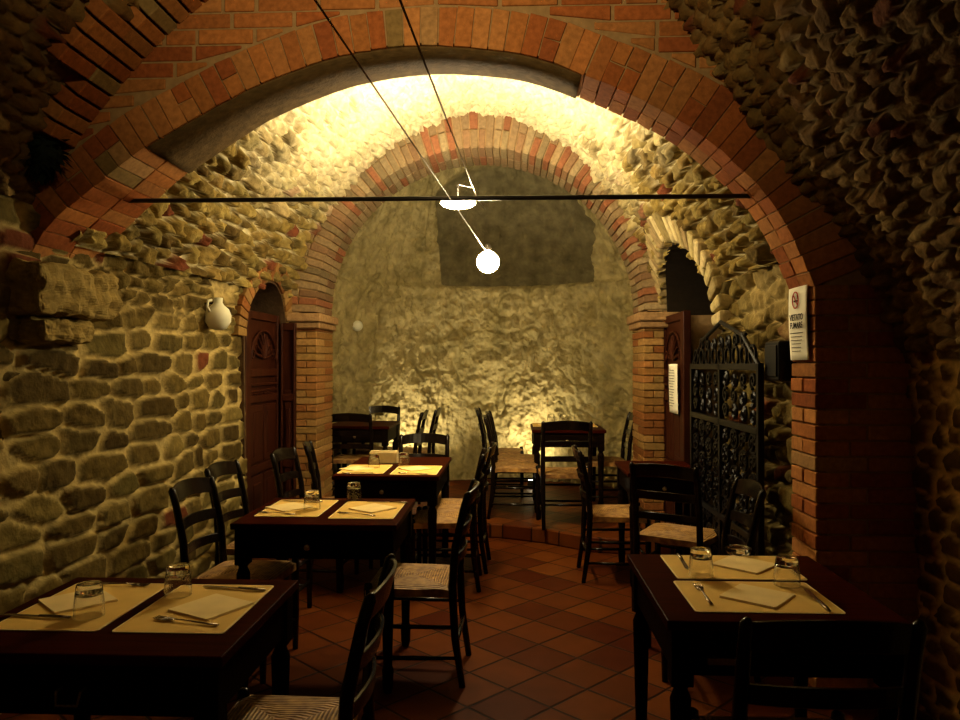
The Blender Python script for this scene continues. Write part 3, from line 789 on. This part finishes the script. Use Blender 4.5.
def chair_proto():
    root=empty('dining_chair')
    W,D,SH=.42,.38,.45   # faces -Y? chair faces +X: seat extends +X from back at x=0
    n=14; vs=[];fs=[]
    mb=MB()
    for j in range(n+1):
        for i in range(n+1):
            u=-1+2*i/n; v=-1+2*j/n
            ww=W/2*(1+.06*v)
            x=v*D/2; y=u*ww
            z=.008*(1-max(abs(u),abs(v))**4)-.012*max(0,1-abs(abs(u)-abs(v))*6)*.5-.008*(abs(u)>.99 or abs(v)>.99)
            vs.append((x,y,z))
    for j in range(n):
        for i in range(n): a=j*(n+1)+i; fs.append((a,a+n+1,a+n+2,a+1))
    nb=len(vs); bot=[(v_[0],v_[1],v_[2]-.034) for v_ in vs]; 
    mb.add(vs+bot, fs+[tuple(q+nb for q in f[::-1]) for f in fs]+
        [(k,k+1,nb+k+1,nb+k) for k in range(n)]+[(n*(n+1)+k+1,n*(n+1)+k,nb+n*(n+1)+k,nb+n*(n+1)+k+1) for k in range(n)]+
        [((k+1)*(n+1),k*(n+1),nb+k*(n+1),nb+(k+1)*(n+1)) for k in range(n)]+[(k*(n+1)+n,(k+1)*(n+1)+n,nb+(k+1)*(n+1)+n,nb+k*(n+1)+n) for k in range(n)])
    mb.build('seat',M['rush'],root,smooth=False,loc=(D/2+.01,0,SH))
    for sy in (-1,1):
        mb=MB(); mb.tube([(-.045,sy*.185,.0),(-.012,sy*.188,.22),(0,sy*.19,.45),(-.012,sy*.19,.62),(-.05,sy*.19,.80),(-.07,sy*.19,.865),(-.074,sy*.19,.88)],[.015,.018,.020,.019,.017,.017,.006],10)
        mb.build('back_post',M['chairwood'],root,smooth=True)
        mb=MB(); mb.tube([(D,sy*.205,0),(D,sy*.205,.2),(D,sy*.205,.43),(D,sy*.205,.462),(D,sy*.205,.468)],[.014,.019,.020,.018,.008],10)
        mb.build('front_leg',M['chairwood'],root,smooth=True)
    def bx(z):  return float(np.interp(z,[.45,.62,.80,.87],[0,-.012,-.05,-.07]))
    for z0,hh in ((.545,.045),(.665,.05),(.795,.075)):
        mb=MB(); P=[]; m_=12
        for k in range(m_+1):
            y=-.185+.37*k/m_; q=1-(y/.185)**2; cx=-.035*q; arch=.018*q if hh>.06 else .008*q
            for (dz,dx) in ((0,-.006),(0,.006),(hh+arch,.006),(hh+arch,-.006)):
                P.append((bx(z0+dz)+cx+dx,y,z0+dz+(0 if dz else arch*.8)))
        F=[]
        for k in range(m_):
            for e in range(4): F.append((k*4+e,k*4+(e+1)%4,k*4+4+(e+1)%4,k*4+4+e))
        F+=[(3,2,1,0),tuple(m_*4+e for e in range(4))]
        mb.add(P,F); mb.build('back_slat',M['chairwood'],root,bevel=.002)
    for (a,b_) in (((D,-.2,.16),(D,.2,.16)),((D,-.2,.30),(D,.2,.30)),((-.02,-.188,.20),(-.02,.188,.20)),
                   ((-.02,-.188,.13),(D,-.205,.13)),((-.01,-.188,.27),(D,-.205,.27)),((-.02,.188,.13),(D,.205,.13)),((-.01,.188,.27),(D,.205,.27))):
        mb=MB(); a_,b__=Vector(a),Vector(b_); mb.tube([a_,a_.lerp(b__,.5),b__],[.008,.011,.008],8); mb.build('stretcher',M['chairwood'],root,smooth=True)
    return root
CH=chair_proto(); used=[False]
def chair(x,y,rz,label,z=0,group='rush seated ladder back chairs'):
    """x,y: centre of back posts; rz: facing angle (0 faces +X)"""
    if not used[0]: c=CH; used[0]=True
    else: c=dup(CH)
    c.location=(x,y,z); c.rotation_euler=(0,0,rz); tag(c,label,'chair',group); return c

# place settings ----------------------------------------------------
def ctr(pts,z):
    P=[at_z(px,py,z) for px,py in pts]; return sum((p.x for p in P))/len(P),sum((p.y for p in P))/len(P)
def rrect(w,d,r=.012,n=4):
    out=[]
    for cx,cy,a0 in ((w/2-r,d/2-r,0),(-w/2+r,d/2-r,PI/2),(-w/2+r,-d/2+r,PI),(w/2-r,-d/2+r,1.5*PI)):
        for k in range(n+1): a=a0+PI/2*k/n; out.append((cx+r*math.cos(a),cy+r*math.sin(a)))
    return out
matp=MB(); matp.prism(rrect(.30,.42),0,.0022); 
proto={}
def inst(key,maker,name,loc,rz,label,cat,group):
    if key not in proto: proto[key]=maker(); o=proto[key]
    else: o=dup(proto[key])
    o.location=loc; o.rotation_euler=(0,0,rz); tag(o,label,cat,group); return o
def mk_mat():
    o=matp.build('placemat',M['napkin']); q=MB(); q.prism(rrect(.290,.410),.0022,.0026); q.build('printed_panel',M['mat'],o); return o
def mk_napkin():
    mb=MB(); s=.17
    mb.prism(rrect(s,s,.004,2),0,.0018); mb.prism(rrect(s-.004,s-.003,.004,2),.0018,.0036,c=(.001,.0005,0)); mb.prism(rrect(s-.002,s-.006,.004,2),.0036,.0056,c=(-.001,.001,0))
    return mb.build('napkin',M['napkin'])
def mk_glass():
    mb=MB(); # upside down tumbler: rim down
    mb.lathe([(.0385,0),(.040,.001),(.0395,.03),(.036,.06),(.033,.085),(.031,.091),(.008,.092),(.002,.091)],28)
    inner=MB()
    m=MB(); prof_o=[(.0400,.0015),(.0395,.03),(.0365,.06),(.0335,.084),(.0315,.0905),(.020,.092),(.0005,.092)]
    prof_i=[(.0005,.068),(.026,.068),(.031,.066),(.0335,.06),(.0372,.03),(.0380,.0015)]
    pr=prof_o+prof_i; n=40; vs=[];fs=[]
    for r,z in pr:
        for k in range(n): a=2*PI*k/n; vs.append((r*math.cos(a),r*math.sin(a),z))
    q=len(pr)
    order=list(range(q))
    for i in range(q):
        j=(i+1)%q
        if i==6: continue
        for k in range(n): fs.append((i*n+k,i*n+(k+1)%n,j*n+(k+1)%n,j*n+k))
    fs.append(tuple(6*n+k for k in range(n))); fs.append(tuple(7*n+k for k in range(n))[::-1])
    m.add(vs,fs); return m.build('tumbler',M['glass'])
def mk_fork():
    r=MB(); 
    r.tube([(-.095,0,.004),(-.05,0,.005),(.02,0,.007),(.045,0,.006)],[.006,.005,.003,.004],8,flat=.45)
    r.prism([(.045,-.004),(.055,-.011),(.07,-.012),(.07,.012),(.055,.011),(.045,.004)],.004,.0058)
    for k in range(4):
        y=-.0102+k*.0068; r.tube([(.069,y,.005),(.09,y,.004),(.105,y,.007)],[.0019,.0018,.001],6)
    return r.build('fork',M['steel'],smooth=True)
def mk_knife():
    r=empty('knife'); h=MB(); h.tube([(-.10,0,.005),(-.07,0,.006),(-.01,0,.006)],[.006,.0075,.006],8,flat=.55); h.build('handle',M['steel'],r,smooth=True)
    b_=MB(); b_.prism([(-.012,-.006),(.09,-.009),(.108,-.002),(.112,.004),(.10,.006),(-.012,.006)],.0035,.0052); b_.build('blade',M['steel'],r); return r
matgrp='straw coloured paper placemats'; GRP={'n':'folded paper napkins on placemats','g':'upturned glass tumblers','f':'forks on placemats','k':'knives on placemats'}
def put(kind,pts,label,z=TOPZ,rz=None,lift=0,size=None):
    x,y=ctr(pts,z)
    if kind=='m': return inst('m',mk_mat,'placemat',(x,y,z+.0005),rz or 0,label,'placemat',matgrp)
    if kind=='n':
        a=at_z(*pts[0],z); b=at_z(*pts[1],z)
        ang=math.atan2(b.y-a.y,b.x-a.x) if rz is None else rz
        return inst('n',mk_napkin,'napkin',(x,y,z+.003),ang,label,'napkin',GRP['n'])
    if kind=='g': return inst('g',mk_glass,'tumbler',(x,y,z+lift),0,label,'glass',GRP['g'])
    a=at_z(*pts[0],z); b=at_z(*pts[1],z); ang=math.atan2(b.y-a.y,b.x-a.x)   # first point handle, second tip
    if kind=='f': return inst('f',mk_fork,'fork',(x,y,z+.0027+lift),ang,label,'fork',GRP['f'])
    if kind=='k': return inst('k',mk_knife,'knife',(x,y,z+.0027+lift),ang,label,'knife',GRP['k'])

# table near left
table(.74,.64,'dark wooden dining table in the left foreground with two place settings','bail',(-1.065,2.07,0))
put('m',[(0,627),(90,632),(165,587),(80,583)],'straw placemat next to the stone wall on the left foreground table')
put('m',[(105,629),(222,634),(282,588),(182,586)],'straw placemat on the aisle side of the left foreground table')
put('n',[(48,618),(122,602),(105,588),(35,602)],'folded napkin lying beside the lower tumbler, left foreground table')
put('n',[(208,625),(257,607),(220,594),(162,610)],'folded napkin beside the aisle edge of the left foreground table')
put('g',[(89,617)],'tumbler standing nearest the camera on the left foreground table',lift=.0028)
put('g',[(178,596)],'tumbler at the far side between the mats, left foreground table',lift=.0028)
put('k',[(272,593),(200,588)],'knife along the far edge of the aisle side mat, left foreground table')
put('f',[(222,628),(155,620)],'fork near the front edge of the aisle side mat, left foreground table')
put('f',[(92,586),(143,587)],'fork at the far edge of the wall side mat, left foreground table')
put('k',[(72,620),(0,617)],'knife at the front edge of the wall side mat, left foreground table')
# middle left table
table(.74,.64,'dark wooden table with drawer knob, second table back on the left','knob',(-.875,3.54,0))
put('m',[(250,515),(322,517),(341,501),(279,501)],'straw placemat on the wall side of the second table on the left')
put('m',[(327,516),(392,520),(412,504),(345,502)],'straw placemat on the aisle side of the second table on the left')
put('n',[(281,514),(315,508),(298,503),(264,508)],'napkin left of the tumbler on the second table on the left')
put('n',[(366,516),(400,509),(378,504),(347,509)],'napkin on the aisle side mat of the second table on the left')
put('g',[(312,510)],'tumbler on the wall side mat of the second table on the left',lift=.0028)
put('g',[(354,500)],'tumbler at the far edge of the second table on the left')
put('f',[(300,516),(255,513)],'fork at the front of the wall side mat, second table on the left')
put('k',[(320,503),(287,502)],'knife at the back of the wall side mat, second table on the left')
put('f',[(375,517),(340,514)],'fork at the front of the aisle side mat, second table on the left')
put('k',[(405,504),(372,503)],'knife at the back of the aisle side mat, second table on the left')
# third left table
table(.68,.98,'longer dark table set with two mats, third back on the left','knob',(-.80,5.13,0))
put('m',[(335,474),(386,475),(393,465),(349,464)],'straw placemat on the wall side of the third table on the left')
put('m',[(389,475),(437,476),(443,466),(399,465)],'straw placemat on the aisle side of the third table on the left')
put('n',[(350,473),(372,470),(363,466),(342,469)],'napkin on the wall side mat of the third table on the left')
put('n',[(405,473),(436,470),(420,466),(400,469)],'napkin on the aisle side mat of the third table on the left')
put('g',[(374,468)],'tumbler in front of the tan box on the third table',lift=.0028)
put('g',[(404,466)],'tumbler right of the tan box on the third table',lift=.0028)
put('f',[(372,474),(345,474)],'fork on the wall side mat of the third table on the left')
put('f',[(425,475),(402,474)],'fork on the aisle side mat of the third table on the left')
p=at_z(384,463,TOPZ); bxr=empty('card_box',(p.x,p.y,TOPZ)); tag(bxr,'plain tan upright box at the back of the third table','box')
mb=MB(); mb.box((0,0,.04),(.20,.07,.08)); mb.build('body',M['tan'],bxr,bevel=.004)
mb=MB(); mb.box((0,0,.084),(.19,.06,.008)); mb.build('lid',M['tan'],bxr,bevel=.002)
# right foreground table
table(.66,.72,'dark red-brown table in the right foreground with two mats','plate',(.755,2.41,0))
def matx(pts,l): return put('m',pts,l,rz=PI/2)
matx([(664,556),(767,558),(814,580),(677,578)],'straw placemat at the far side of the right foreground table')
matx([(675,582),(808,585),(848,615),(690,609)],'straw placemat at the near side of the right foreground table')
put('n',[(716,598),(771,610),(799,598),(745,586)],'folded napkin on the near mat of the right foreground table')
put('n',[(702,565),(745,574),(776,567),(755,559)],'folded napkin on the far mat of the right foreground table')
put('g',[(701,577)],'tumbler near the left end of the right foreground table',lift=.0028)
put('g',[(787,586)],'tumbler at the right end of the right foreground table',lift=.0028)
put('f',[(714,610),(695,584)],'fork left of the napkin on the near mat, right foreground table')
put('k',[(832,616),(804,590)],'knife right of the napkin on the near mat, right foreground table')
put('k',[(678,556),(688,571)],'knife at the left end of the far mat, right foreground table')
p=at_z(740,556,TOPZ); mb=MB()
mb.lathe([(.03,0),(.042,.006),(.048,.024),(.044,.026),(.036,.012),(.01,.009)],24); o=mb.build('glass_ashtray',M['glass'],smooth=True,loc=(p.x,p.y+.02,TOPZ+.001)); tag(o,'small round glass dish at the far edge of the right foreground table','dish')

# cave tables on the platform
PZ_=.12
t=table(.62,.7,'dark table at the far left on the raised floor','knob',(-1.47,7.30,PZ_))
table(.66,.70,'dark table set for two in the cave, right of centre','knob',(.51,6.98,PZ_))
put('m',[(532,427),(560,427),(562,423),(538,423)],'straw placemat at left on the cave table right of centre',z=TOPZ+PZ_)
put('m',[(567,427),(594,428),(591,423),(568,423)],'straw placemat at right on the cave table right of centre',z=TOPZ+PZ_)
put('n',[(540,426),(555,426),(552,424),(541,424)],'napkin on the left mat of the cave table',z=TOPZ+PZ_)
put('n',[(574,426),(590,426),(586,424),(575,424)],'napkin on the right mat of the cave table',z=TOPZ+PZ_)
put('g',[(551,424)],'left tumbler of the pair on the cave table',z=TOPZ+PZ_,lift=.0028)
put('g',[(563,424)],'right tumbler of the pair on the cave table',z=TOPZ+PZ_,lift=.0028)
table(.50,.62,'bare dark table against the right side in front of the step','knob',(1.0,5.15,0))

# chairs: left wall side face +X, aisle side face -X
chair(-1.50,3.57,math.radians(-4),'chair at the wall side of the second table, its slats lit')
chair(-1.60,4.20,math.radians(-3),'chair close behind the slatted wall side chair')
chair(-1.47,4.92,math.radians(-4),'chair in front of the carved left door')
chair(-1.42,5.37,math.radians(12),'chair standing by the foot of the left brick pier')
chair(-.43,2.03,PI+.03,'chair nearest the camera pushed to the left foreground table')
chair(-.265,3.52,PI-.02,'aisle chair with straw seat at the second table on the left')
chair(-.26,4.92,PI+.02,'aisle chair at the near end of the third table')
chair(-.22,5.335,PI-.03,'aisle chair at the far end of the third table')
chair(-.72,6.00,-PI/2,'chair at the head of the third table facing the camera')
chair(-.93,7.24,PI,'near chair of the side-on pair at the far left cave table',z=PZ_)
chair(-.84,7.67,PI,'far chair of the side-on pair at the far left cave table',z=PZ_)
chair(-1.42,7.95,-PI/2,'chair behind the far left cave table facing the camera',z=PZ_)
chair(-1.50,6.86,PI/2,'chair with its back to the room at the far left table',z=PZ_)
chair(-.28,7.65,0,'side-on chair furthest back at centre',z=PZ_)
chair(-.16,6.58,0,'near chair at the left side of the cave table right of centre',z=PZ_)
chair(-.15,7.12,0,'far chair at the left side of the cave table right of centre',z=PZ_)
chair(.44,6.02,PI/2,'chair seen from behind in front of the cave table right of centre',z=PZ_)
chair(1.06,6.98,PI,'chair at the right side of the cave table right of centre',z=PZ_)
chair(.52,5.15,0,'chair at the left of the bare right table')
chair(.90,4.34,math.radians(58),'chair turned askew at the near end of the bare right table')
chair(1.08,3.64,PI,'chair against the right stone wall just behind the front pillar')
chair(.72,1.77,PI/2,'chair in front of the right foreground table seen from behind')

# ------------------------------------------------------------------ lights
SPOTS=[]
for (px,X,lab) in ((398,-1.12,'small floor uplight at the cave wall behind the far left table'),(532,.22,'small floor uplight at the cave wall behind the right cave table')):
    o=empty('floor_uplight',(X,8.18 if X>-.5 else 8.08,PZ_)); tag(o,lab,'uplight','floor uplights')
    mb=MB(); mb.lathe([(.05,0),(.055,.01),(.05,.05),(.045,.06)],16); mb.build('housing',M['rod'],o,smooth=True)
    mb=MB(); mb.lathe([(.042,.061),(.042,.066)],16); mb.build('lens',M['upl'],o)
    SPOTS.append((X,o.location.y))
def light(kind,name,loc,energy,col,**kw):
    l=bpy.data.lights.new(name,kind); l.energy=energy; l.color=col
    for k,v in kw.items(): setattr(l,k,v)
    o=bpy.data.objects.new(name,l); COL.objects.link(o); o.location=loc; return o
WARM=(1,.76,.38)
def aim(o,t): o.rotation_euler=(Vector(t)-o.location).to_track_quat('-Z','Y').to_euler()
s=light('SPOT','unseen_front_spot',(-.35,1.5,2.75),100,WARM,spot_size=math.radians(135),spot_blend=1,shadow_soft_size=.04); aim(s,(-.30,3.2,3.55))
s=light('SPOT','unseen_front_spot',(-.3,.2,2.7),4,WARM,spot_size=math.radians(85),spot_blend=1,shadow_soft_size=.2); aim(s,(-2.0,3.0,1.2))  # unseen weak fill, added to brighten the left wall

for (x_,y_) in SPOTS:
    q=light('SPOT','uplight_beam',(x_,y_,PZ_+.09),85,(1,.84,.52),spot_size=math.radians(110),spot_blend=1,shadow_soft_size=.04); aim(q,(x_,y_+.45,1.0))
w=bpy.data.worlds.new('world'); SC.world=w; w.use_nodes=True
w.node_tree.nodes['Background'].inputs[0].default_value=(1,.7,.4,1); w.node_tree.nodes['Background'].inputs[1]  .default_value=.0
SC.view_settings.view_transform='Standard'; SC.view_settings.look='None'; SC.view_settings.exposure=0; SC.view_settings.gamma=1
